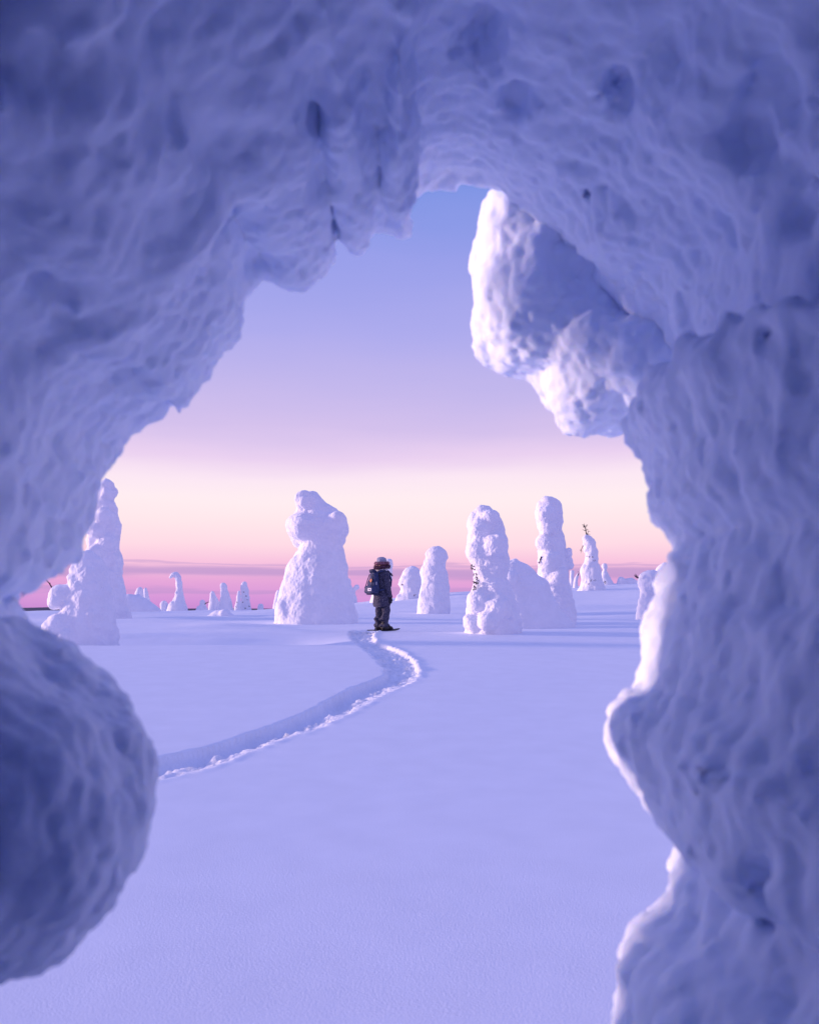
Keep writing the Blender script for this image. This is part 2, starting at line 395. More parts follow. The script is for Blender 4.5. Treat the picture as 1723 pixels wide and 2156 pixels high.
rim = .03 * np.exp(-((sd_ - .03) / .05) ** 2) * (.5 + perlin(P3 / .12 + 5)) * sstep(.4, .8, sidew) * (.25 + .75 * low)
deb += .022 * perlin(P3 / .045) * inside
GZ[reg] += np.where(inside > 0, np.minimum(-depth + deb, .018 * low - .006 * (1 - low) * inside + .012 * perlin(P3 / .4 + 3) * inside), 0) + rim
# a shallow trampled patch where the person stands
pc = np.full(GX.shape, 9.0); pc[reg] = sd_
nxx, nyy = GX.shape
I = np.arange(nxx * nyy).reshape(nxx, nyy)
Q = np.stack([I[:-1, :-1], I[1:, :-1], I[1:, 1:], I[:-1, 1:]], -1).reshape(-1, 4)
inp = (pc.ravel()[Q].mean(1) < 0.0)
V = np.stack([GX.ravel(), GY.ravel(), GZ.ravel()], 1)
def sub_mesh(name, V, Q):
    u, inv = np.unique(Q, return_inverse=True); return quads_mesh(name, V[u], inv.reshape(Q.shape))
tag(link('snowfield', sub_mesh('snowfield', V, Q[~inp]), M_field), 'smooth open snowfield rising gently to the snow-laden trees', kind='structure')
tag(link('snow_path', sub_mesh('snow_path', V, Q[inp]), M_path), 'trodden trench of snowshoe tracks bending across the snow to the person', kind='structure')
# distant forested hills
hv = []; hq = []
nh = 260
for i in range(nh):
    a = R(-70 + 140 * i / (nh - 1)); d = 5200
    n1 = float(perlin(np.array([[a * 7, 3.3, 0]]))[0]); n2 = float(perlin(np.array([[a * 40, 1.3, 0]]))[0])
    top = -4 + 16 * n1 + 3 * n2
    for dd, zz in ((-700, -95), (-350, (-95 + top) * .45), (0, top), (500, top - 10), (1500, -95)):
        hv.append((math.sin(a) * (d + dd), math.cos(a) * (d + dd), zz))
for i in range(nh - 1):
    for k in range(4):
        b = i * 5 + k; hq.append((b, b + 5, b + 6, b + 1))
tag(link('distant_hills', quads_mesh('distant_hills', np.array(hv), np.array(hq)), M_hill), 'low dark forested hills along the far horizon', kind='structure')

# ------------------------------------------------------------------ snow-laden trees
def z8(z): return 919.5 + z * .2919
def v8(z): return 1020.1 + z * .2919
def rows8(r): return [(v8(a), z8(b), z8(c)) for a, b, c in r]
def rows5(r): return [(991.4 + a * .2919, 28.7 + b * .2919, 28.7 + c * .2919) for a, b, c in r]
def rows6(r): return [(1005.7 + a * .2501, 546 + b * .2501, 546 + c * .2501) for a, b, c in r]
TREES = []
def snow_tree(name, label, cat, rows, d=None, blobs=(), lumps=14, k=.9, rough=1.0, seed=0, group='snow-laden trees on the fell', lump_r=(.22, .42), bk=.10):
    rows = sorted(rows); vb = rows[-1][0]; ub = .5 * (rows[-1][1] + rows[-1][2])
    if d is None: d = hit(ub, vb)
    if d is None: d = 58.0
    base = at(ub, vb, d); px = d / FPX
    z = np.array([at(ub, v, d)[2] for v, _, _ in rows]) - base[2]
    xl = np.array([at(a, v, d)[0] for v, a, b in rows]) - base[0]; xr = np.array([at(b, v, d)[0] for v, a, b in rows]) - base[0]
    z, xl, xr = z[::-1], xl[::-1], xr[::-1]
    zf = np.linspace(z[0], z[-1], 240)
    L = np.interp(zf, z, xl); Rr = np.interp(zf, z, xr)
    ker = np.hanning(11); ker /= ker.sum()
    pad = lambda a: np.convolve(np.pad(a, 5, mode='edge'), ker, 'valid')
    L, Rr = pad(L), pad(Rr)
    H = z[-1]; W = float(np.max(Rr - L) / 2)
    rg = np.random.default_rng(seed + 100)
    lump = []
    for i in range(lumps):
        zz = H * rg.uniform(.02, .93); j = int(np.argmin(np.abs(zf - zz))); w = (Rr[j] - L[j]) / 2; c = (Rr[j] + L[j]) / 2
        a = rg.uniform(0, 2 * math.pi); r = max(w, .25 * W) * rg.uniform(*lump_r)
        rad = max(0.02, w - r * .82)
        lump.append((c + rad * math.cos(a), k * rad * math.sin(a), zz, r, r * rg.uniform(.8, 1.5)))
    bl = []
    for (u, v, rp, fy) in blobs:            # extra bulges: photo position, radius in px, front(-)/back(+) offset in half-widths
        p = at(u, v, d) - base; bl.append((p[0], fy * W, p[2], rp * px, rp * px))
    h = min(max(px * 2.1 * 1.25, .02), .09); h = max(h, H / 150)
    lo = np.array([min(L.min(), min([b[0] - b[3] for b in bl], default=0)) - .25 * W - 4 * h, -k * W * 1.35 - 4 * h, -.45])
    hi = np.array([max(Rr.max(), max([b[0] + b[3] for b in bl], default=0)) + .25 * W + 4 * h, k * W * 1.35 + 4 * h, H + .15 * W + 4 * h])
    def fn(X, Y, Z):
        zc = np.clip(Z, zf[0], zf[-1])
        l_ = np.interp(zc.ravel(), zf, L).reshape(Z.shape); r_ = np.interp(zc.ravel(), zf, Rr).reshape(Z.shape)
        w = np.maximum((r_ - l_) / 2, .02 * W) * .985; c = (r_ + l_) / 2
        F = (np.sqrt(((X - c) / w) ** 2 + (Y / (w * k)) ** 2) - 1) * w * .85
        F = smax(F, Z - H, .10 * W)
        for (x, y, zz, r, rz) in lump:
            e = (np.sqrt(((X - x) / r) ** 2 + ((Y - y) / r) ** 2 + ((Z - zz) / rz) ** 2) - 1) * r
            F = smin(F, e, .11 * W)
        for (x, y, zz, r, rz) in bl:
            e = np.sqrt((X - x) ** 2 + (Y - y) ** 2 + (Z - zz) ** 2) - r
            F = smin(F, e, bk * W)
        return F
    s = W * rough
    V, Q = sdf_mesh(name, fn, lo, hi, h, noise=((W * .8, .09 * s, 'p'), (W * .42, .055 * s, 'b'), (W * .24, .045 * s, 'w'), (W * .10, .012 * s, 'p')), sub=1 if len(rows) > 8 else 0,
                    fine=((W * .07, .015 * s, 'p'),))
    o = link(name, quads_mesh(name, V, Q), M_tree, loc=base)
    tag(o, label, cat, group)
    TREES.append((o, d)); o_info[o.name] = (base, d)
    return o
o_info = {}
def twig(o, pts, r0, n_side=0, seed=0, ln=.12, mat=None, name='branch', label=None):
    """dark bare branch on tree o through photo positions (u, v, dy)"""
    base, d = o_info[o.name]; rg = random.Random(seed); mb = MB()
    P = [Vector(at(u, v, d + dy) - base) for u, v, dy in pts]
    mb.tube(P, [r0 * (1 - .8 * i / (len(P) - 1)) for i in range(len(P))], 6)
    for i in range(n_side):
        t = rg.uniform(.15, .95) * (len(P) - 1); j = min(int(t), len(P) - 2); p = P[j].lerp(P[j + 1], t - j)
        dv = Vector((rg.uniform(-1, 1), rg.uniform(-1, .6), rg.uniform(-.3, .9))).normalized() * ln * rg.uniform(.5, 1.2)
        q = p + dv * .6 + Vector((0, 0, .02)); mb.tube([p, q, p + dv + Vector((0, 0, .05 * rg.uniform(-1, 1)))], [r0 * .5, r0 * .4, r0 * .15], 5)
    b = link(name, mb.mesh(name), mat or M_bark, o)
    if label: b['label'] = label
    return b
def needles(o, spots, size, seed=0, cnt=10):
    """clumps of frozen spruce twigs showing through the snow"""
    base, d = o_info[o.name]; rg = random.Random(seed)
    for (u, v, dy) in spots:
        mb = MB(); p = Vector(at(u, v, d + dy) - base)
        for i in range(cnt):
            dv = Vector((rg.uniform(-1, 1), rg.uniform(-1.2, .1), rg.uniform(-1.1, .35))).normalized() * size * rg.uniform(.6, 1.2)
            st = p + Vector((rg.uniform(-.5, .5), rg.uniform(-.2, .5), rg.uniform(-.5, .5))) * size
            mb.tube([st, st + dv * .6, st + dv + Vector((0, 0, -.15 * size))], [size * .13, size * .12, size * .03], 5)
        link('needle_twig', mb.mesh('needle_twig'), M_needle, o)

T1 = snow_tree('snow_laden_spruce', 'tallest snow column at the far left, of stacked cracked blocks, half behind the snow arch', 'tree',
    [(1008, 222, 233), (1016, 214, 239), (1038, 206, 243), (1052, 200, 240), (1062, 196, 246), (1085, 192, 249), (1112, 188, 250), (1122, 186, 252), (1148, 184, 253), (1168, 182, 252), (1182, 180, 256), (1210, 178, 259), (1216, 178, 258), (1250, 174, 265), (1280, 167, 271), (1312, 160, 274)], d=31.5,
    blobs=[(232, 1046, 14, -.1), (238, 1066, 12, -.2), (228, 1092, 22, -.4), (240, 1112, 13, -.1), (232, 1146, 24, -.35), (212, 1120, 20, -.5), (238, 1178, 20, -.2), (215, 1165, 20, -.6), (246, 1205, 15, -.2), (220, 1215, 24, -.6)], lumps=26, rough=.8, seed=1)
T2 = snow_tree('snow_laden_spruce', 'hunched shaded snow tree at the left with two round lumps on its left side', 'tree',
    [(1155, 182, 192), (1162, 168, 203), (1180, 157, 216), (1200, 150, 224), (1220, 146, 229), (1240, 140, 233), (1260, 136, 237), (1285, 134, 242), (1310, 126, 245), (1335, 118, 247), (1355, 112, 248)], d=18.2,
    blobs=[(132, 1252, 21, -.2), (124, 1268, 14, -.3), (136, 1325, 30, -.5), (118, 1340, 15, -.2), (158, 1345, 20, -.75)], lumps=18, rough=.7, seed=2)
twig(T2, [(114, 1246, -.1), (110, 1238, -.1), (104, 1228, -.12), (98, 1222, -.1)], .022, 3, 1, .1)
T12 = snow_tree('snow_laden_spruce', 'huge hooded snow tree beside the person, like a cloaked figure leaning left', 'tree',
    [(1033, 646, 663), (1038, 632, 671), (1047, 622, 680), (1058, 620, 690), (1066, 623, 701), (1074, 627, 711), (1084, 619, 721), (1095, 607, 729), (1106, 602, 734), (1120, 602, 733), (1131, 609, 730), (1138, 622, 729), (1148, 631, 726), (1158, 626, 725), (1175, 615, 728), (1190, 606, 729), (1210, 599, 730), (1230, 593, 732), (1250, 588, 736), (1275, 581, 745), (1300, 576, 753), (1312, 574, 757)],
    blobs=[(642, 1055, 19, -.32), (630, 1108, 24, -.3), (712, 1102, 20, -.45), (640, 1108, 20, -.5), (604, 1288, 20, -.35)], bk=.16, lumps=7, rough=.55, seed=3, k=.85)
T17 = snow_tree('snow_laden_spruce', 'stout two-tier snow column right of the person with dark needles showing on its left', 'tree',
    rows8([(145, 300, 365), (155, 280, 385), (190, 255, 415), (250, 234, 455), (330, 228, 478), (400, 212, 494), (450, 200, 505), (520, 215, 518), (555, 235, 525), (610, 252, 522), (680, 256, 512), (720, 252, 530), (770, 245, 548), (820, 222, 563), (900, 205, 588), (1000, 195, 610), (1070, 186, 620)]),
    blobs=[(z8(290), v8(480), 22, -.3), (z8(400), v8(450), 30, -.4), (z8(310), v8(320), 22, -.35), (z8(380), v8(250), 20, -.4), (z8(300), v8(850), 26, -.45), (z8(420), v8(900), 32, -.6), (z8(250), v8(1000), 20, -.5), (z8(350), v8(980), 22, -.85)], lumps=14, rough=.75, seed=4)
needles(T17, [(z8(256), v8(585), -.28), (z8(262), v8(610), -.3), (z8(275), v8(650), -.33), (z8(285), v8(680), -.36), (z8(272), v8(705), -.33), (z8(290), v8(705), -.4), (z8(270), v8(735), -.34), (z8(272), v8(755), -.33)], .055, 5, 10)
M3 = snow_tree('bent_snow_tree', 'smooth blue-shaded arched snow hump between the two tall columns on the right', 'tree',
    rows8([(550, 470, 590), (558, 440, 620), (580, 420, 660), (620, 400, 705), (660, 390, 735), (700, 380, 768), (750, 370, 800), (800, 360, 830), (850, 350, 862), (900, 340, 895), (960, 330, 950), (1022, 320, 1010)]), d=22.6,
    blobs=[(z8(520), v8(690), 18, -.3), (z8(560), v8(548), 3, 0)], lumps=3, rough=.3, seed=5, k=.6)
T18 = snow_tree('snow_laden_spruce', 'tallest slender snow column on the right with a narrow slab on its right shoulder', 'tree',
    rows8([(84, 775, 815), (92, 755, 845), (115, 738, 872), (155, 716, 900), (200, 709, 913), (260, 711, 912), (300, 722, 904), (340, 738, 902), (362, 738, 918), (420, 717, 924), (500, 722, 935), (545, 735, 940), (600, 725, 943), (640, 716, 946), (700, 735, 955), (800, 760, 980), (900, 770, 998), (1015, 770, 1006)]), d=24.0,
    blobs=[(z8(945), v8(480), 7, -.3), (z8(945), v8(510), 8, -.3), (z8(947), v8(545), 8, -.3), (z8(948), v8(585), 8, -.3), (z8(780), v8(230), 22, -.4), (z8(790), v8(310), 18, -.5), (z8(770), v8(420), 20, -.4), (z8(800), v8(560), 26, -.5), (z8(860), v8(660), 22, -.5)], lumps=16, rough=.75, seed=6)
twig(T18, [(z8(752), v8(520), -.42), (z8(742), v8(545), -.42), (z8(735), v8(575), -.42)], .02, 3, 9, .09)
T16 = snow_tree('snow_laden_spruce', 'smooth rounded snow column just right of the person', 'tree',
    [(1150, 910, 924), (1154, 904, 931), (1162, 898, 939), (1175, 895, 943), (1182, 892, 941), (1195, 886, 939), (1210, 884, 943), (1230, 886, 945), (1250, 882, 946), (1270, 878, 947), (1292, 875, 948)], lumps=12, rough=.7, seed=7)
T15 = snow_tree('snow_laden_spruce', 'squat snow tree leaning left behind the rounded column beside the person', 'tree',
    [(1192, 862, 874), (1196, 853, 881), (1205, 846, 886), (1218, 840, 888), (1230, 838, 888), (1240, 843, 887), (1250, 839, 888), (1260, 833, 887), (1269, 826, 885)], d=50, lumps=9, rough=.8, seed=8)
needles(T15, [(846, 1231, -.9), (850, 1265, -1.2), (872, 1252, -1.1)], .09, 2, 7)
T14 = snow_tree('snow_laden_spruce', 'pale snow tree standing directly behind the person', 'tree',
    [(1177, 814, 822), (1182, 808, 826), (1195, 806, 827), (1210, 803, 826), (1230, 792, 824), (1250, 783, 822), (1262, 778, 824)], d=52, lumps=6, rough=.7, seed=9)
T13 = snow_tree('snow_laden_spruce', 'small snow tree with a crooked arm just right of the huge hooded one', 'tree',
    [(1218, 730, 737), (1224, 727, 739), (1236, 726, 740), (1245, 728, 744), (1255, 728, 750), (1264, 728, 752)], d=56, blobs=[(751, 1236, 6, -.1), (746, 1240, 5, -.1), (742, 1247, 6, -.1)], lumps=3, rough=.6, seed=10)
T11 = snow_tree('snow_laden_spruce', 'slim snow tree peeping out left of the huge hooded one', 'tree',
    rows6([(945, 148, 190), (970, 135, 195), (1010, 126, 200), (1060, 118, 205), (1115, 108, 210)]), d=56, lumps=5, rough=.8, seed=11)
T10 = snow_tree('snow_lump', 'tiny snow stump alone between the tree clump and the hooded tree', 'snow lump',
    [(1271, 545, 552), (1274, 542, 555), (1280, 542, 555), (1288, 541, 556)], d=60, lumps=2, rough=.6, seed=12, group='low snow mounds')
T9 = snow_tree('snow_laden_spruce', 'far thin snow tree with dark branches showing, rightmost of its row', 'tree',
    rows5([(798, 1655, 1675), (812, 1640, 1685), (835, 1633, 1690), (860, 1637, 1695), (900, 1640, 1700), (950, 1640, 1705), (1016, 1632, 1718)]), d=60, lumps=8, rough=.9, seed=13)
needles(T9, [(513, 1246, -.8), (517, 1255, -.9), (521, 1263, -.9), (512, 1268, -.9), (524, 1276, -.9), (516, 1280, -1)], .075, 3, 6)
T9b = snow_tree('snow_laden_spruce', 'low half-bare snow tree leaning against the rightmost tree of the far row', 'tree',
    rows5([(862, 1618, 1633), (880, 1610, 1638), (920, 1605, 1640), (960, 1598, 1642), (1012, 1585, 1645)]), d=59, lumps=6, rough=.9, seed=14)
needles(T9b, [(499, 1268, -.7), (497, 1277, -.7)], .075, 4, 6)
T8 = snow_tree('snow_laden_spruce', 'plump cone-shaped snow tree, tallest of the far trio', 'tree',
    rows5([(806, 1503, 1522), (815, 1492, 1533), (835, 1487, 1541), (858, 1491, 1546), (900, 1490, 1560), (950, 1485, 1575), (1014, 1474, 1586)]), d=60, lumps=7, rough=.6, seed=15)
T7 = snow_tree('snow_laden_spruce', 'middle-sized pointed snow tree just left of the plump cone', 'tree',
    rows5([(865, 1426, 1444), (878, 1417, 1453), (900, 1414, 1458), (925, 1412, 1474), (955, 1409, 1488), (1008, 1400, 1492)]), d=61, lumps=6, rough=.7, seed=16)
T6 = snow_tree('snow_laden_spruce', 'short snow tree with a spreading left foot, smallest of the far trio', 'tree',
    rows5([(927, 1352, 1370), (940, 1342, 1380), (965, 1340, 1385), (985, 1328, 1392), (1005, 1308, 1402)]), d=60, lumps=6, rough=.8, seed=17)
twig(T6, [(431, 1272, -.3), (436, 1269, -.3), (441, 1268, -.3)], .03, 3, 5, .15)
T5 = snow_tree('bent_snow_tree', 'tall thin snow tree whose tip hooks over to the left', 'tree',
    rows5([(740, 1170, 1188), (750, 1162, 1203), (770, 1160, 1212), (800, 1165, 1216), (850, 1170, 1220), (880, 1166, 1222), (905, 1163, 1226), (940, 1140, 1236), (970, 1115, 1246), (1006, 1100, 1256)]), d=60,
    blobs=[(372, 1210, 5.5, 0), (367, 1210, 5, 0), (362, 1212, 4.2, 0), (358, 1216, 3.4, 0)], lumps=9, rough=.7, seed=18)
T4 = snow_tree('snow_laden_bush', 'small round snow-capped bush beside the hook-tipped tree', 'bush',
    rows5([(935, 1078, 1094), (945, 1062, 1106), (965, 1054, 1114), (985, 1058, 1112), (1005, 1054, 1114)]), d=60, lumps=4, rough=.6, seed=19)
T3 = snow_tree('snow_laden_spruce', 'rounded snow tree behind the blue mound, left of a pair', 'tree',
    rows5([(838, 905, 922), (850, 888, 931), (880, 874, 938), (920, 872, 942), (990, 868, 950)]), d=62, lumps=5, rough=.7, seed=20)
T3b = snow_tree('snow_laden_spruce', 'narrower snow tree behind the blue mound, right of a pair', 'tree',
    rows5([(838, 941, 958), (855, 937, 966), (890, 938, 973), (930, 942, 985), (990, 940, 1000)]), d=61, lumps=5, rough=.7, seed=21)
M1 = snow_tree('snow_mound', 'broad smooth blue mound beside the tall cracked column', 'snow mound',
    rows5([(888, 810, 860), (896, 780, 900), (912, 755, 940), (935, 735, 978), (965, 720, 1020), (1004, 700, 1068)]), d=50, lumps=1, rough=.15, seed=22, k=.6, group='low snow mounds')
M2 = snow_tree('snow_mound', 'little snow hummock in front of the far tree row', 'snow mound',
    rows5([(999, 1475, 1505), (1006, 1455, 1535), (1020, 1430, 1560), (1036, 1410, 1585), (1050, 1385, 1615)]), lumps=3, rough=.3, seed=23, k=.8, group='low snow mounds')
T19 = snow_tree('snow_laden_spruce', 'snow tree with a bare dark twig sticking out of its top', 'tree',
    rows8([(362, 1066, 1086), (380, 1055, 1115), (405, 1050, 1140), (440, 1050, 1150), (480, 1060, 1158), (510, 1066, 1154), (560, 1056, 1165), (600, 1032, 1178), (640, 1028, 1182), (690, 1042, 1190), (730, 1032, 1205), (765, 1002, 1225)]), d=50, lumps=14, rough=.9, seed=24)
twig(T19, [(z8(1080), v8(380), 0), (z8(1072), v8(340), 0), (z8(1066), v8(310), 0), (z8(1058), v8(280), 0)], .034, 11, 3, .20, label='bare dark treetop')
twig(T19, [(z8(1085), v8(375), 0), (z8(1085), v8(350), -.1), (z8(1093), v8(335), -.1)], .022, 4, 4, .12)
twig(T19, [(z8(1052), v8(440), -.4), (z8(1040), v8(465), -.4), (z8(1036), v8(495), -.4)], .02, 6, 6, .13)
needles(T19, [(z8(1075), v8(515), -1.1), (z8(1095), v8(520), -1.2), (z8(1120), v8(525), -1.2), (z8(1130), v8(545), -1.15), (z8(1110), v8(690), -1.7), (z8(1135), v8(690), -1.7), (z8(1095), v8(715), -1.7)], .08, 6, 5)
T20 = snow_tree('snow_laden_sapling', 'spindly frosted sapling between the slender column and the twig-topped tree', 'tree',
    rows8([(640, 1008, 1022), (660, 996, 1022), (690, 982, 1015), (738, 978, 1016)]), d=54, lumps=4, rough=1, seed=25)
twig(T20, [(z8(1012), v8(660), -.2), (z8(1018), v8(645), -.2), (z8(1024), v8(632), -.2)], .022, 5, 8, .14)
T20b = snow_tree('snow_laden_sapling', 'small snow sapling half hidden behind the slender column', 'tree',
    rows8([(616, 962, 985), (630, 955, 990), (660, 955, 986), (735, 950, 990)]), d=56, lumps=3, rough=.7, seed=26)
T21 = snow_tree('snow_laden_spruce', 'small snow tree with a knob head right behind the twig-topped tree', 'tree',
    rows8([(568, 1192, 1220), (578, 1184, 1228), (600, 1184, 1228), (615, 1194, 1222), (640, 1182, 1234), (680, 1179, 1250), (718, 1178, 1278)]), d=57, lumps=6, rough=.7, seed=27)
needles(T21, [(z8(1212), v8(700), -.9), (z8(1208), v8(712), -.95)], .1, 9, 6)
M4 = snow_tree('snow_mound', 'long low pink-lit snow hump on the right skyline', 'snow mound',
    rows8([(676, 1365, 1400), (684, 1335, 1430), (698, 1305, 1446), (717, 1286, 1455)]), d=57, lumps=5, rough=.5, seed=28, k=.5, group='low snow mounds')
T22 = snow_tree('snow_laden_spruce', 'club-shaped snow tree at the right edge of the opening', 'tree',
    rows8([(618, 1520, 1570), (630, 1480, 1592), (660, 1450, 1605), (700, 1440, 1600), (735, 1448, 1590), (770, 1458, 1580), (810, 1458, 1575), (850, 1446, 1590), (900, 1436, 1610), (975, 1424, 1640)]), lumps=12, rough=.8, seed=29)
twig(T22, [(z8(1450), v8(675), -.2), (z8(1436), v8(668), -.2), (z8(1422), v8(660), -.2)], .025, 5, 2, .1)
T23 = snow_tree('snow_laden_spruce', 'snow tree mostly hidden behind the right side of the arch', 'tree',
    rows8([(560, 1630, 1650), (580, 1600, 1670), (620, 1570, 1700), (660, 1565, 1710), (720, 1560, 1720)]), d=57, lumps=5, rough=.7, seed=30)

# ------------------------------------------------------------------ the snow arch in the foreground
def XZ(u, v, d): p = at(u, v, d); return (p[0], p[2])
OUT = [(-260, 2500, 1.3), (-240, 2120, 1.35), (-120, 2090, 1.35), (-20, 1990, 1.5), (-10, 1700, 1.5), (20, 1500, 1.6), (50, 1400, 1.65), (66, 1350, 1.7), (60, 1314, 1.72), (50, 1292, 1.72), (38, 1271, 1.72), (36, 1232, 1.72), (64, 1236, 1.75), (95, 1240, 1.78), (122, 1232, 1.8), (156, 1212, 1.8), (186, 1164, 1.82),
       (200, 1108, 1.84), (212, 1062, 1.85), (226, 1012, 1.86), (232, 975, 1.88), (248, 940, 1.9), (272, 905, 1.9), (292, 884, 1.92), (330, 886, 1.94), (358, 852, 1.95), (372, 830, 1.95), (386, 868, 1.95), (402, 825, 1.96), (440, 795, 1.98), (490, 740, 2.0), (525, 705, 2.0),
       (530, 640, 2.02), (545, 590, 2.03), (570, 588, 2.04), (592, 606, 2.04), (640, 610, 2.05), (668, 594, 2.06), (690, 560, 2.07), (698, 505, 2.08), (714, 474, 2.08), (732, 520, 2.08), (750, 545, 2.09), (770, 538, 2.1), (778, 500, 2.1), (800, 466, 2.1), (826, 466, 2.1), (840, 528, 2.1), (852, 505, 2.1),
       (862, 450, 2.12), (866, 402, 2.13), (890, 383, 2.14), (930, 377, 2.14), (980, 381, 2.14), (1004, 402, 2.14), (1060, 432, 2.13), (1130, 458, 2.12), (1195, 482, 2.1), (1245, 560, 2.08), (1320, 610, 2.06), (1390, 655, 2.04), (1412, 740, 2.02), (1430, 800, 2.0), (1442, 845, 2.0), (1415, 872, 2.0), (1350, 872, 1.99), (1312, 852, 1.98),
       (1300, 900, 1.97), (1330, 950, 1.96), (1354, 1000, 1.95), (1357, 1050, 1.94), (1360, 1092, 1.93), (1376, 1116, 1.92), (1402, 1132, 1.9), (1404, 1160, 1.9), (1390, 1185, 1.88), (1384, 1225, 1.87), (1374, 1265, 1.86), (1354, 1312, 1.85), (1350, 1400, 1.82), (1342, 1440, 1.8), (1318, 1480, 1.78),
       (1290, 1525, 1.76), (1310, 1580, 1.75), (1318, 1622, 1.74), (1334, 1690, 1.72), (1370, 1732, 1.7), (1424, 1772, 1.68), (1398, 1806, 1.66), (1386, 1862, 1.65), (1345, 1908, 1.63), (1306, 1955, 1.62), (1278, 2000, 1.6), (1290, 2080, 1.58), (1278, 2125, 1.56), (1268, 2170, 1.55), (1270, 2300, 1.55), (1290, 2700, 1.5)]
dense = []
for i in range(len(OUT) - 1):
    a, b = np.array(OUT[i]), np.array(OUT[i + 1]); n = max(1, int(np.hypot(*(b - a)[:2]) / 25))
    dense += [a + (b - a) * k / n for k in range(n)]
dense.append(np.array(OUT[-1]))
LIP = np.array([p[2] for p in dense]); POLY = np.array([XZ(p[0], p[1], p[2]) for p in dense])
POLYc = np.concatenate([POLY, [[POLY[-1][0], -.4], [POLY[0][0], -.4]]])
SHEET = [(330, 700), (375, 635), (432, 560), (455, 485), (480, 410), (520, 395), (560, 330), (592, 300), (622, 300), (650, 275), (668, 235), (690, 190), (722, 172), (760, 160), (800, 146), (840, 128), (872, 70), (905, 10), (1000, -60), (1300, -500)]
SH_D = 1.47
SHP = np.array([XZ(u, v, SH_D) for u, v in SHEET])
SHPc = np.concatenate([[[-3.0, SHP[0][1] + .02]], SHP, [[-3.0, 4.5]]])        # snow side of the sheet
h = .021
lo = np.array([-2.6, -2.7, -.35]); hi = np.array([2.5, 3.1, 3.85])
axs, (X, Y, Z) = grid(lo, hi, h)
P2 = np.stack([a.ravel() for a in np.meshgrid(axs[0], axs[2], indexing='ij')], 1)
d2 = poly_sd(P2, POLYc)                       # > 0 in the snow
w = 1 / (((P2[:, None, :] - POLY[None, ::3, :]) ** 2).sum(2) + .004) ** 2
yl = (w * LIP[::3]).sum(1) / w.sum(1)
n2 = perlin(np.concatenate([P2 / .5, np.zeros((len(P2), 1))], 1)) * .05
shp = (len(axs[0]), 1, len(axs[2]))
d2 = d2.reshape(shp[0], shp[2])[:, None, :]; yl = (yl + n2).reshape(shp[0], shp[2])[:, None, :]
dsh = poly_sd(P2, SHPc).reshape(shp[0], shp[2])[:, None, :]
back = np.clip(yl - Y, 0, 2.2)
gap = -.10 * back + .16 * back ** 2          # walls flare towards the light, then widen into the hollow
F = (-(d2 - gap)).astype(np.float32)
F = smax(F, Y - (yl + .05 - .0 * d2) - .35 * np.minimum(np.maximum(d2, 0), .6), .022 + .03 * sstep(.1, .35, X) * sstep(1.95, 1.6, Z))
# nearer sheet of snow under the roof, upper left
Fs = smax(dsh, np.abs(Y - (SH_D - .32)) - .32, .05)
Fs = np.maximum(Fs, X + .0 * Y - .55)
F = smin(F, Fs, .05)
# unseen back wall behind the viewer, added to darken the inside of the arch
F = smin(F, (Y + 1.9), .5)
FL = np.sqrt(((X + 1.6) / .55) ** 2 + ((Y - 2.03) / .38) ** 2 + ((Z - 2.5) / .6) ** 2) - 1  # unseen bulge on the outer left, added to keep sun off the hanging lobe
F = smin(F, FL * .5, .15)
# outside of the whole mass
OUTER = (np.sqrt(((X + .05) / 2.45) ** 2 + ((Z - .7) / 3.05) ** 2) - 1) * 1.6
F = smax(F, OUTER, .2); F = smax(F, -2.55 - Y, .2)
F = F.astype(np.float32)
def fsample(p):
    i = ((np.asarray(p) - lo) / h).astype(int); i = np.clip(i, 0, np.array(F.shape) - 1); return F[tuple(i)]
def wall_hit(u, v):
    r = ray(u, v)
    for y in np.arange(.35, 2.6, .012):
        p = EYE + r * y
        if fsample(p) < 0: return p
    return None
for (u, v0, v1, r) in ((505, 90, 425, 13), (550, 215, 345, 11), (392, 300, 440, 10), (470, 60, 250, 12), (600, 90, 260, 10), (628, 260, 372, 11), (738, 130, 207, 13)):
    pa, pb_ = wall_hit(u - 5, v0), wall_hit(u, v1)
    if pa is None or pb_ is None: continue
    rr = r * pa[1] / FPX; dvec = pb_ - pa
    i0 = np.maximum(((np.minimum(pa, pb_) - .1 - lo) / h).astype(int), 0); i1 = ((np.maximum(pa, pb_) + .1 - lo) / h).astype(int) + 1
    s = tuple(slice(a, b) for a, b in zip(i0, i1))
    t = np.clip(((X[s] - pa[0]) * dvec[0] + (Y[s] - pa[1]) * dvec[1] + (Z[s] - pa[2]) * dvec[2]) / (dvec @ dvec), 0, 1)
    e = np.sqrt((X[s] - pa[0] - t * dvec[0]) ** 2 + (Y[s] - pa[1] - t * dvec[1]) ** 2 + (Z[s] - pa[2] - t * dvec[2]) ** 2) - rr * (1.6 - .5 * t)
    F[s] = smin(F[s], e, .02)
pits = [(95, 48, 34), (70, 290, 30), (185, 378, 20), (78, 572, 24), (33, 515, 22), (440, 548, 30), (484, 345, 16), (160, 165, 30), (1005, 92, 42), (1392, 88, 36), (1165, 285, 20), (1640, 215, 44), (1698, 455, 46), (1556, 490, 24), (1565, 310, 30), (1430, 130, 22), (30, 130, 30), (250, 60, 35),
        (145, 930, 26), (1240, 400, 24), (1610, 700, 26), (1560, 1000, 30), (1650, 1250, 30), (1500, 1650, 26), (1600, 1900, 32), (1420, 1570, 18), (1640, 2080, 30), (330, 660, 20), (520, 290, 16), (215, 470, 18), (60, 430, 22), (1080, 200, 28), (1300, 190, 26), (1330, 330, 20), (1480, 700, 24)]
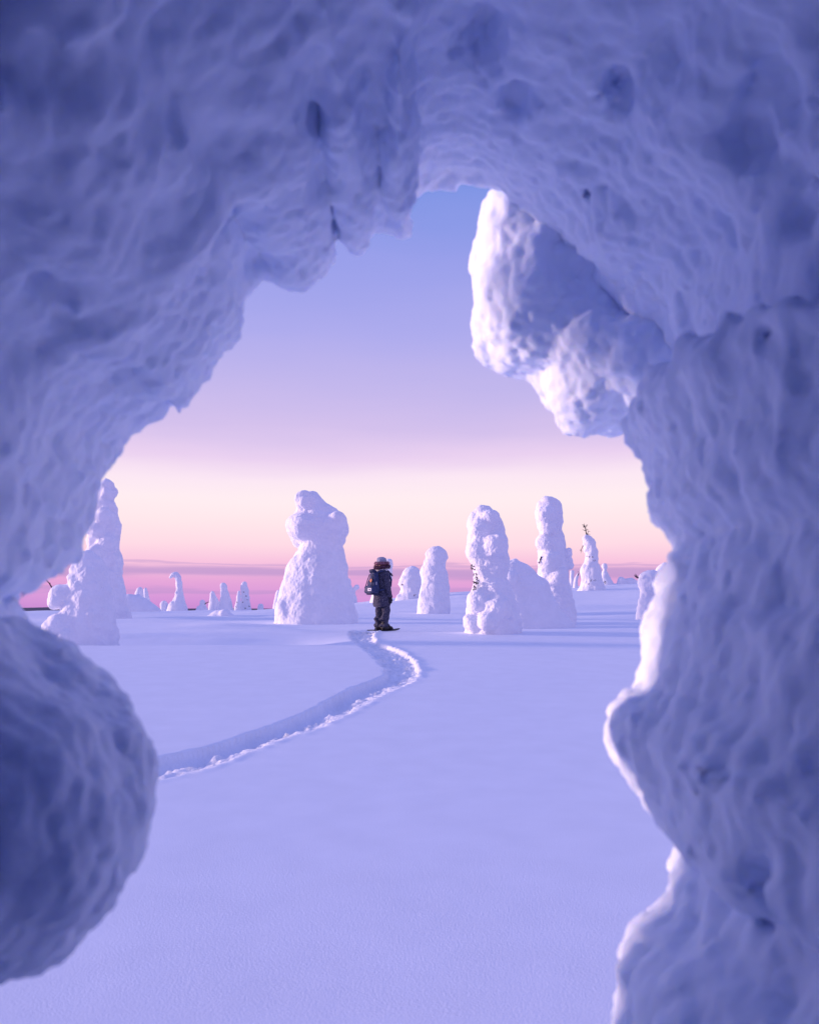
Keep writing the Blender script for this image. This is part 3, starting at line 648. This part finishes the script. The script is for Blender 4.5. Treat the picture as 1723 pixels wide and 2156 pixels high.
for (u, v, r) in pits:
    p = wall_hit(u, v)
    if p is None or r < 24: continue
    rr = r * p[1] / FPX * 1.05
    i0 = np.maximum(((p - rr * 3 - lo) / h).astype(int), 0); i1 = ((p + rr * 3 - lo) / h).astype(int) + 1
    s = tuple(slice(a, b) for a, b in zip(i0, i1))
    jit = .35 * perlin(np.stack([X[s].ravel(), Y[s].ravel(), Z[s].ravel()], 1) / (rr * 1.1)).reshape(X[s].shape)
    sp = np.sqrt((X[s] - p[0]) ** 2 + ((Y[s] - p[1]) / 1.5) ** 2 + ((Z[s] - p[2]) / 1.1) ** 2) - rr * (1 + jit)
    F[s] = smax(F[s], -sp, .9 * rr)
def wall_d(u, v):
    p = wall_hit(u, v); return 1.4 if p is None else p[1]
m = np.abs(F) < .14
P = np.stack([X[m], Y[m], Z[m]], 1)
q = P + .05 * np.stack([perlin(P / .3), perlin(P / .3 + 7), perlin(P / .3 + 13)], 1)
lipm = np.broadcast_to(sstep(.22, .06, back), F.shape)[m]
F[m] -= .022 * perlin(q / .30) + .013 * (sstep(-.07, .07, perlin(q / .33 + 21)) - .6) + .008 * (sstep(-.09, .09, perlin(q / .16 + 27)) - .6) + .024 * clump(q / .12 + 3) * (.7 + .8 * perlin(q / .4 + 33)) + .020 * clump(q / .065 + 5)
V, Q = nets(F, lo, h); V, Q = subdiv(V, Q)
Nn = normals(V, Q)
front = sstep(1.35, 1.75, V[:, 1])
V = V + Nn * ((.009 + .004 * front) * clump((V + .012 * np.stack([perlin(V / .05), perlin(V / .05 + 7), perlin(V / .05 + 13)], 1)) / .034) + (.002 + .002 * front) * perlin(V / .018) * 1.3)[:, None]
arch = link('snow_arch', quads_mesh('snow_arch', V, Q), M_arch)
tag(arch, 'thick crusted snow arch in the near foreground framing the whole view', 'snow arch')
del F, X, Y, Z, Fs, OUTER, m
def lobe(name, blobs, hh, sk, noise, fine, parent, mat=M_arch, label=None):
    """rounded snow mass from ellipsoids given as (u, v, depth, ru, rv, ry) in photo px"""
    E = [(at(u, v, d), ru * d / FPX, rv * d / FPX, ry) for u, v, d, ru, rv, ry in blobs]
    lo = np.min([c - [a, r, b] for c, a, b, r in E], 0) - .12; hi = np.max([c + [a, r, b] for c, a, b, r in E], 0) + .12
    def fn(X, Y, Z):
        F = None
        for c, a, b, r in E:
            e = (np.sqrt(((X - c[0]) / a) ** 2 + ((Y - c[1]) / r) ** 2 + ((Z - c[2]) / b) ** 2) - 1) * min(a, b, r)
            F = e if F is None else smin(F, e, sk)
        return F
    V, Q = sdf_mesh(name, fn, lo, hi, hh, noise, fine, 1)
    o = link(name, quads_mesh(name, V, Q), mat, parent)
    if label: o['label'] = label
    return o
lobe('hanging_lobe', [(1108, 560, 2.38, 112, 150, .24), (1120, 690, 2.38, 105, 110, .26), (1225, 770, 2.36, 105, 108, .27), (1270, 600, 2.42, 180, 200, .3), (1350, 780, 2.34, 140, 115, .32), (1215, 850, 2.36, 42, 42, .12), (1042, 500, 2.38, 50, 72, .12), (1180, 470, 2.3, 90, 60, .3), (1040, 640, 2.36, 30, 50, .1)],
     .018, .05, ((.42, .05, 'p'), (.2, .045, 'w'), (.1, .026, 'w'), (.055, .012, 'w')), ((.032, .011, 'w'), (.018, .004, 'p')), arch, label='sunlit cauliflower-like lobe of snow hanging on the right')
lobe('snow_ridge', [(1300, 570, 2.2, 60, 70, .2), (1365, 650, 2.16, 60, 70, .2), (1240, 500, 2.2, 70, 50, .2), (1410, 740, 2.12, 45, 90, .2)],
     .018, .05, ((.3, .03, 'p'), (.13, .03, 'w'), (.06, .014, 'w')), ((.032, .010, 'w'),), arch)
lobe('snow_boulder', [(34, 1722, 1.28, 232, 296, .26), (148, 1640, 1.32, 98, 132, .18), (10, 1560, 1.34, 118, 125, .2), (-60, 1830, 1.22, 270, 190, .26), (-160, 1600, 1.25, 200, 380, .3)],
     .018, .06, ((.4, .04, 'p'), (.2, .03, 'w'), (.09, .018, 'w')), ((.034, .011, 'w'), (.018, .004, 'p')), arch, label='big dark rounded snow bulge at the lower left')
# ------------------------------------------------------------------ the person
pd = hit(803, 1329); pb = at(803, 1329, pd); FACE = R(-50)
person = bpy.data.objects.new('person', None); COL.objects.link(person)
PZ = float(terrain(pb[0], pb[1])) + .0
person.location = (pb[0], pb[1], PZ); person.rotation_euler = (0, 0, FACE); PSC = pd / 20.3
person.scale = (PSC,) * 3
tag(person, 'person in dark coat, grey hat and snowshoes, seen from behind, looking right', 'person')
def cap(X, Y, Z, a, b, ra, rb, sx=1, sy=1):
    ax, ay, az = a; bx, by, bz = b; dx, dy, dz = bx - ax, by - ay, bz - az
    t = np.clip(((X - ax) * dx + (Y - ay) * dy + (Z - az) * dz) / (dx * dx + dy * dy + dz * dz), 0, 1)
    return np.sqrt(((X - ax - t * dx) / sx) ** 2 + ((Y - ay - t * dy) / sy) ** 2 + (Z - az - t * dz) ** 2) - (ra + (rb - ra) * t)
def ell(X, Y, Z, c, r):
    return (np.sqrt(((X - c[0]) / r[0]) ** 2 + ((Y - c[1]) / r[1]) ** 2 + ((Z - c[2]) / r[2]) ** 2) - 1) * min(r)
def U(k, *fs):
    F = fs[0]
    for f in fs[1:]: F = smin(F, f, k)
    return F
def part(name, fn, lo, hi, hh, mat, noise=(), fine=(), sub=0, parent=None, label=None):
    V, Q = sdf_mesh(name, fn, np.array(lo), np.array(hi), hh, noise, fine, sub)
    o = link(name, quads_mesh(name, V, Q), mat, parent or person)
    if label: o['label'] = label
    return o
HX = .105                                                      # hip half width
def f_body(X, Y, Z):
    head = ell(X, Y, Z, (0, .015, 1.515), (.072, .09, .105))
    nose = cap(X, Y, Z, (0, .10, 1.52), (0, .118, 1.497), .010, .014)
    chin = ell(X, Y, Z, (0, .062, 1.435), (.042, .042, .035))
    ears = smin(ell(X, Y, Z, (-.075, .01, 1.515), (.012, .022, .034)), ell(X, Y, Z, (.075, .01, 1.515), (.012, .022, .034)), .01)
    F = U(.03, head, chin); F = U(.012, F, nose, ears)
    F = np.minimum(F, 1)
    F = smin(F, cap(X, Y, Z, (0, 0, 1.30), (0, .005, 1.43), .055, .05), .03)
    F = smin(F, cap(X, Y, Z, (0, 0, .86), (0, -.01, 1.22), .11, .12, 1.25, .85), .06)
    for s in (-1, 1):
        F = smin(F, cap(X, Y, Z, (s * .15, -.01, 1.26), (s * .205, -.02, 1.0), .05, .04), .04)
        F = smin(F, cap(X, Y, Z, (s * .205, -.02, 1.0), (s * .22, .03, .76), .04, .03), .02)
        F = smin(F, cap(X, Y, Z, (s * .09, 0, .85), (s * HX, .012 + .02 * (s > 0), .46), .075, .045), .04)
        F = smin(F, cap(X, Y, Z, (s * HX, .012 + .02 * (s > 0), .46), (s * HX, -.01, .10), .045, .035), .02)
    return F
part('body', f_body, (-.34, -.22, .02), (.34, .22, 1.68), .012, M_skin)
def f_coat(X, Y, Z):
    F = cap(X, Y, Z, (0, .0, .60), (0, -.01, 1.20), .172, .135, 1.32, 1.0)
    F = smin(F, cap(X, Y, Z, (-.12, -.01, 1.245), (.12, -.01, 1.245), .075, .075), .08)
    F = smin(F, cap(X, Y, Z, (0, 0, 1.28), (0, .0, 1.36), .09, .085), .05)
    F = smax(F, (.50 + .05 * np.abs(X) / .2 - .03 * Y) - Z, .02)
    return F
part('coat', f_coat, (-.34, -.3, .42), (.34, .3, 1.46), .011, M_coat, ((.16, .018, 'p'), (.07, .008, 'p')), sub=1)
def f_sleeve(s):
    def f(X, Y, Z):
        F = cap(X, Y, Z, (s * .165, -.01, 1.25), (s * .235, -.03, 1.0), .078, .07)
        F = smin(F, cap(X, Y, Z, (s * .235, -.03, 1.0), (s * .248, .04, .765), .07, .055), .03)
        return smax(F, .735 - Z, .015)
    return f
part('sleeve', f_sleeve(1), (.05, -.15, .66), (.36, .17, 1.38), .010, M_coat, ((.11, .012, 'p'), (.05, .006, 'p')))
part('sleeve', f_sleeve(-1), (-.36, -.15, .66), (-.05, .17, 1.38), .010, M_coat, ((.11, .012, 'p'), (.05, .006, 'p')))
def f_glove(s):
    def f(X, Y, Z):
        c = (s * .250, .05, .70)
        F = ell(X, Y, Z, c, (.024, .042, .05)); F = smin(F, cap(X, Y, Z, (s * .249, .045, .78), (s * .25, .05, .70), .032, .03), .015)
        for i, ln in enumerate((.050, .058, .054, .042)):
            y0 = .05 + .030 - i * .020
            F = smin(F, cap(X, Y, Z, (s * .250, y0, .668), (s * .247, y0 + .006, .668 - ln * .55), .0105, .010), .006)
            F = smin(F, cap(X, Y, Z, (s * .247, y0 + .006, .668 - ln * .55), (s * .232, y0 + .010, .668 - ln), .010, .008), .004)
        F = smin(F, cap(X, Y, Z, (s * .245, .085, .715), (s * .235, .108, .685), .013, .012), .008)
        F = smin(F, cap(X, Y, Z, (s * .235, .108, .685), (s * .226, .112, .66), .012, .009), .005)
        return F
    return f
part('glove', f_glove(1), (.18, -.02, .58), (.30, .14, .84), .006, M_glove)
part('glove', f_glove(-1), (-.30, -.02, .58), (-.18, .14, .84), .006, M_glove)
def f_trouser(X, Y, Z):
    F = ell(X, Y, Z, (0, 0, .80), (.18, .14, .14))
    for s in (-1, 1):
        F = smin(F, cap(X, Y, Z, (s * .095, 0, .78), (s * HX, .018 + .03 * (s > 0), .46), .105, .082), .03)
        F = smin(F, cap(X, Y, Z, (s * HX, .018 + .03 * (s > 0), .46), (s * HX, -.005, .12), .082, .07), .03)
        F = smin(F, ell(X, Y, Z, (s * HX, -.03, .27), (.085, .10, .05)), .04); F = smin(F, ell(X, Y, Z, (s * HX, .0, .12), (.09, .10, .045)), .04)
    return smax(F, .085 - Z, .015)
part('trousers', f_trouser, (-.3, -.25, .03), (.3, .25, 1.0), .011, M_trouser, ((.11, .018, 'p'), (.05, .010, 'p')), sub=1)
for s in (-1, 1):
    def f_boot(X, Y, Z, s=s):
        F = cap(X, Y, Z, (s * HX, -.01, .16), (s * HX, -.01, .075), .068, .066)
        F = smin(F, cap(X, Y, Z, (s * HX, -.02, .07), (s * (HX + .01), .17, .055), .058, .048), .03)
        return smax(F, .022 - Z, .01)
    part('boot', f_boot, (s * HX - .12, -.14, -.02), (s * HX + .12, .27, .26), .009, M_boot, ((.05, .006, 'p'),))
    mb = MB(); ring = []
    for i in range(33):
        a = 2 * math.pi * i / 32; yy = .36 * math.sin(a); xx = .105 * math.cos(a) * (1.12 if yy > 0 else .9 + .0)
        if yy < -.2: xx *= 1 - (-.2 - yy) * 2.2
        ring.append((s * (HX + .012) + xx, .05 + yy, .018 + max(0, yy - .17) * .16))
    mb.tube(ring, [.010] * 33, 7); so = link('snowshoe', mb.mesh('snowshoe'), M_metal, person)
    dk = MB(); cs = []
    inner = [(p[0] * .92 + .08 * s * (HX + .012), p[1] * .95 + .0025, p[2] - .002) for p in ring[:-1]]
    top = [(p[0], p[1], p[2] + .007) for p in inner]
    n = len(inner); dk.add(inner + top, [tuple(range(n))[::-1], tuple(range(n, 2 * n))] + [(i, (i + 1) % n, n + (i + 1) % n, n + i) for i in range(n)])
    link('deck', dk.mesh('deck', False), M_boot, so)
    st = MB()
    for yy in (.12, -.04):
        st.tube([(s * HX - .085, yy, .03), (s * HX - .06, yy, .10), (s * HX, yy, .128), (s * HX + .06, yy, .10), (s * HX + .085, yy, .03)], [.012] * 5, 6)
    link('binding', st.mesh('binding'), M_metal, so)
for sx_ in (-.030, .030):
    part('eye', lambda X, Y, Z, sx_=sx_: ell(X, Y, Z, (sx_, .094, 1.525), (.012, .008, .008)), (sx_ - .03, .06, 1.50), (sx_ + .03, .13, 1.55), .004, M_eye)
part('mouth', lambda X, Y, Z: ell(X, Y, Z, (0, .100, 1.463), (.022, .007, .007)), (-.04, .07, 1.44), (.04, .13, 1.48), .004, M_fur)
def f_hat(X, Y, Z):
    F = ell(X, Y, Z, (0, -.005, 1.555), (.112, .118, .092)); F = smin(F, ell(X, Y, Z, (.02, -.03, 1.60), (.07, .075, .045)), .03)
    return smax(F, 1.515 - Z, .012)
part('hat', f_hat, (-.16, -.17, 1.48), (.16, .16, 1.69), .008, M_hat, ((.07, .014, 'p'),), ((.03, .004, 'p'),), 1)
def fur(name, z, ru, rv, mat, seed, ln):
    """ring of fur: a lumpy core with hundreds of short tufts on it"""
    rg = random.Random(seed)
    o = part(name, lambda X, Y, Z: np.sqrt(((np.sqrt((X / 1.0) ** 2 + (Y / 1.05) ** 2) - ru)) ** 2 + ((Z - z - .12 * Y * (1 if seed > 1 else .3)) * 1.3) ** 2) - rv, (-.24, -.24, z - .09), (.24, .24, z + .09), .010, mat, ((.05, .014, 'b'),))
    mb = MB()
    for i in range(420):
        a = rg.uniform(0, 2 * math.pi); b = rg.uniform(-1.2, 1.4)
        r = ru + rv * math.cos(b); p = Vector((r * math.cos(a), r * 1.05 * math.sin(a), z + rv / 1.3 * math.sin(b) + .12 * (r * math.sin(a)) * (1 if seed > 1 else .3)))
        nrm = Vector((math.cos(b) * math.cos(a), math.cos(b) * math.sin(a), math.sin(b) - .25)).normalized()
        q = p + (nrm + Vector((rg.uniform(-.5, .5), rg.uniform(-.5, .5), rg.uniform(-.5, .3)))) * ln * rg.uniform(.5, 1.2)
        mb.tube([p - nrm * .006, q], [.006, .0015], 3)
    t = link('fur_tufts', mb.mesh('fur_tufts'), mat, o); t['kind'] = 'stuff'
    return o
fur('hat_fur_band', 1.505, .112, .036, M_fur, 1, .03)
fur('hood_fur_trim', 1.425, .125, .044, M_fur2, 2, .035)
part('scarf', lambda X, Y, Z: np.sqrt((np.sqrt(X ** 2 + Y ** 2) - .095) ** 2 + ((Z - 1.352) * .9) ** 2) - .036, (-.18, -.18, 1.29), (.18, .18, 1.42), .009, M_scarf, ((.06, .012, 'p'),), sub=1)
part('scarf_end', lambda X, Y, Z: cap(X, Y, Z, (.10, .08, 1.33), (.17, .16, 1.235), .030, .024, 1, .7), (.02, .0, 1.16), (.25, .24, 1.40), .008, M_coat, ((.05, .008, 'p'),))
# backpack: hangs from the shoulders, a thing of its own
pack = bpy.data.objects.new('backpack', None); COL.objects.link(pack)
pack.location = person.location; pack.rotation_euler = person.rotation_euler; pack.scale = person.scale
tag(pack, 'dark blue backpack with orange diamond patch on the person\'s back', 'backpack')
def f_pack(X, Y, Z):
    t = np.clip((Z - .84) / .48, 0, 1)
    hw = .165 - .085 * t ** 1.5; hd = .125 - .065 * t ** 1.3
    F = (((np.abs(X) / hw) ** 2.8 + (np.abs(Y + .245 - .035 * t) / hd) ** 2.8) ** (1 / 2.8) - 1) * np.minimum(hw, hd)
    return smax(smax(F, Z - 1.315, .05), .835 - Z, .05)
part('pack_body', f_pack, (-.22, -.42, .76), (.22, -.04, 1.36), .010, M_pack, ((.12, .016, 'p'), (.05, .007, 'b')), sub=1, parent=pack)
def f_pocket(X, Y, Z):
    F = (((np.abs(X) / .165) ** 3 + (np.abs(Y + .305) / .085) ** 3) ** (1 / 3) - 1) * .085
    return smax(np.abs(Z - .915) - .085, F, .04)
part('front_pocket', f_pocket, (-.21, -.43, .80), (.21, -.19, 1.03), .009, M_pack, ((.09, .010, 'p'), (.04, .004, 'b')), sub=1, parent=pack)
part('base_panel', lambda X, Y, Z: smax(np.abs(Z - .835) - .035, (((np.abs(X) / .15) ** 3 + (np.abs(Y + .25) / .125) ** 3) ** (1 / 3) - 1) * .12, .03), (-.2, -.42, .77), (.2, -.1, .90), .010, M_packd, parent=pack)
fl = MB(); fl.tube([(-.10, -.225, 1.30), (-.06, -.27, 1.335), (.02, -.275, 1.34), (.09, -.23, 1.30)], [.03, .036, .036, .03], 9); link('top_flap', fl.mesh('top_flap'), M_packd, pack)
for s in (-1, 1):
    mb = MB(); mb.tube([(s * .07, -.19, 1.29), (s * .10, -.11, 1.325), (s * .125, -.01, 1.335), (s * .135, .10, 1.27), (s * .14, .155, 1.14), (s * .155, .13, 1.0), (s * .17, -.02, .93), (s * .14, -.17, .90)], [.024] * 8, 8)
    link('strap', mb.mesh('strap'), M_pack, pack)
    mb = MB(); mb.tube([(s * .055, -.30, 1.26), (s * .085, -.335, 1.13), (s * .11, -.365, 1.0), (s * .115, -.385, .95)], [.010] * 4, 6); link('webbing', mb.mesh('webbing'), M_packd, pack)
mb = MB(); mb.tube([(-.03, -.20, 1.31), (-.025, -.21, 1.365), (.025, -.21, 1.365), (.03, -.20, 1.31)], [.009] * 4, 6); link('haul_loop', mb.mesh('haul_loop'), M_packd, pack)
mb = MB(); mb.tube([(.158, -.275, 1.085), (.166, -.285, 1.05), (.168, -.285, 1.02)], [.007] * 3, 6); link('zip_pull', mb.mesh('zip_pull'), M_white, pack)
def plate(name, pts, y, mat, thick=.006, tilt=0.0, ry=0.0, parent=pack):
    """flat patch facing backwards (-y); pts are (x, z)"""
    c = np.mean(pts, 0); V = []
    for off in (0, thick):
        for x, z in pts: V.append((x, y + off + tilt * (z - c[1]) + ry * (x - c[0]), z))
    n = len(pts); mb = MB(); mb.add(V, [tuple(range(n)), tuple(range(n, 2 * n))[::-1]] + [(i, n + i, n + (i + 1) % n, (i + 1) % n) for i in range(n)])
    return link(name, mb.mesh(name, False), mat, parent)
dx, dz = .05, 1.115
pt = plate('diamond_patch', [(dx, dz - .042), (dx + .038, dz), (dx, dz + .042), (dx - .038, dz)], -.352, M_orange, .02, .22)
plate('patch_stitch', [(dx, dz - .019), (dx + .014, dz), (dx, dz + .019), (dx - .014, dz)], -.356, M_fur, .004, .22, parent=pt)
lx, lz = .065, .915
lb = plate('brand_label', [(lx - .058, lz - .030), (lx + .058, lz - .030), (lx + .058, lz + .030), (lx - .058, lz + .030)], -.402, M_white, .02, 0)
plate('printed_mark', [(lx + .004, lz - .015), (lx + .036, lz - .015), (lx + .036, lz + .004), (lx + .022, lz + .016), (lx + .004, lz + .014)], -.4045, M_ink, .002, 0, parent=lb)
plate('printed_line', [(lx - .034, lz - .008), (lx - .006, lz - .008), (lx - .006, lz + .006), (lx - .034, lz + .006)], -.4045, M_ink, .002, 0, parent=lb)
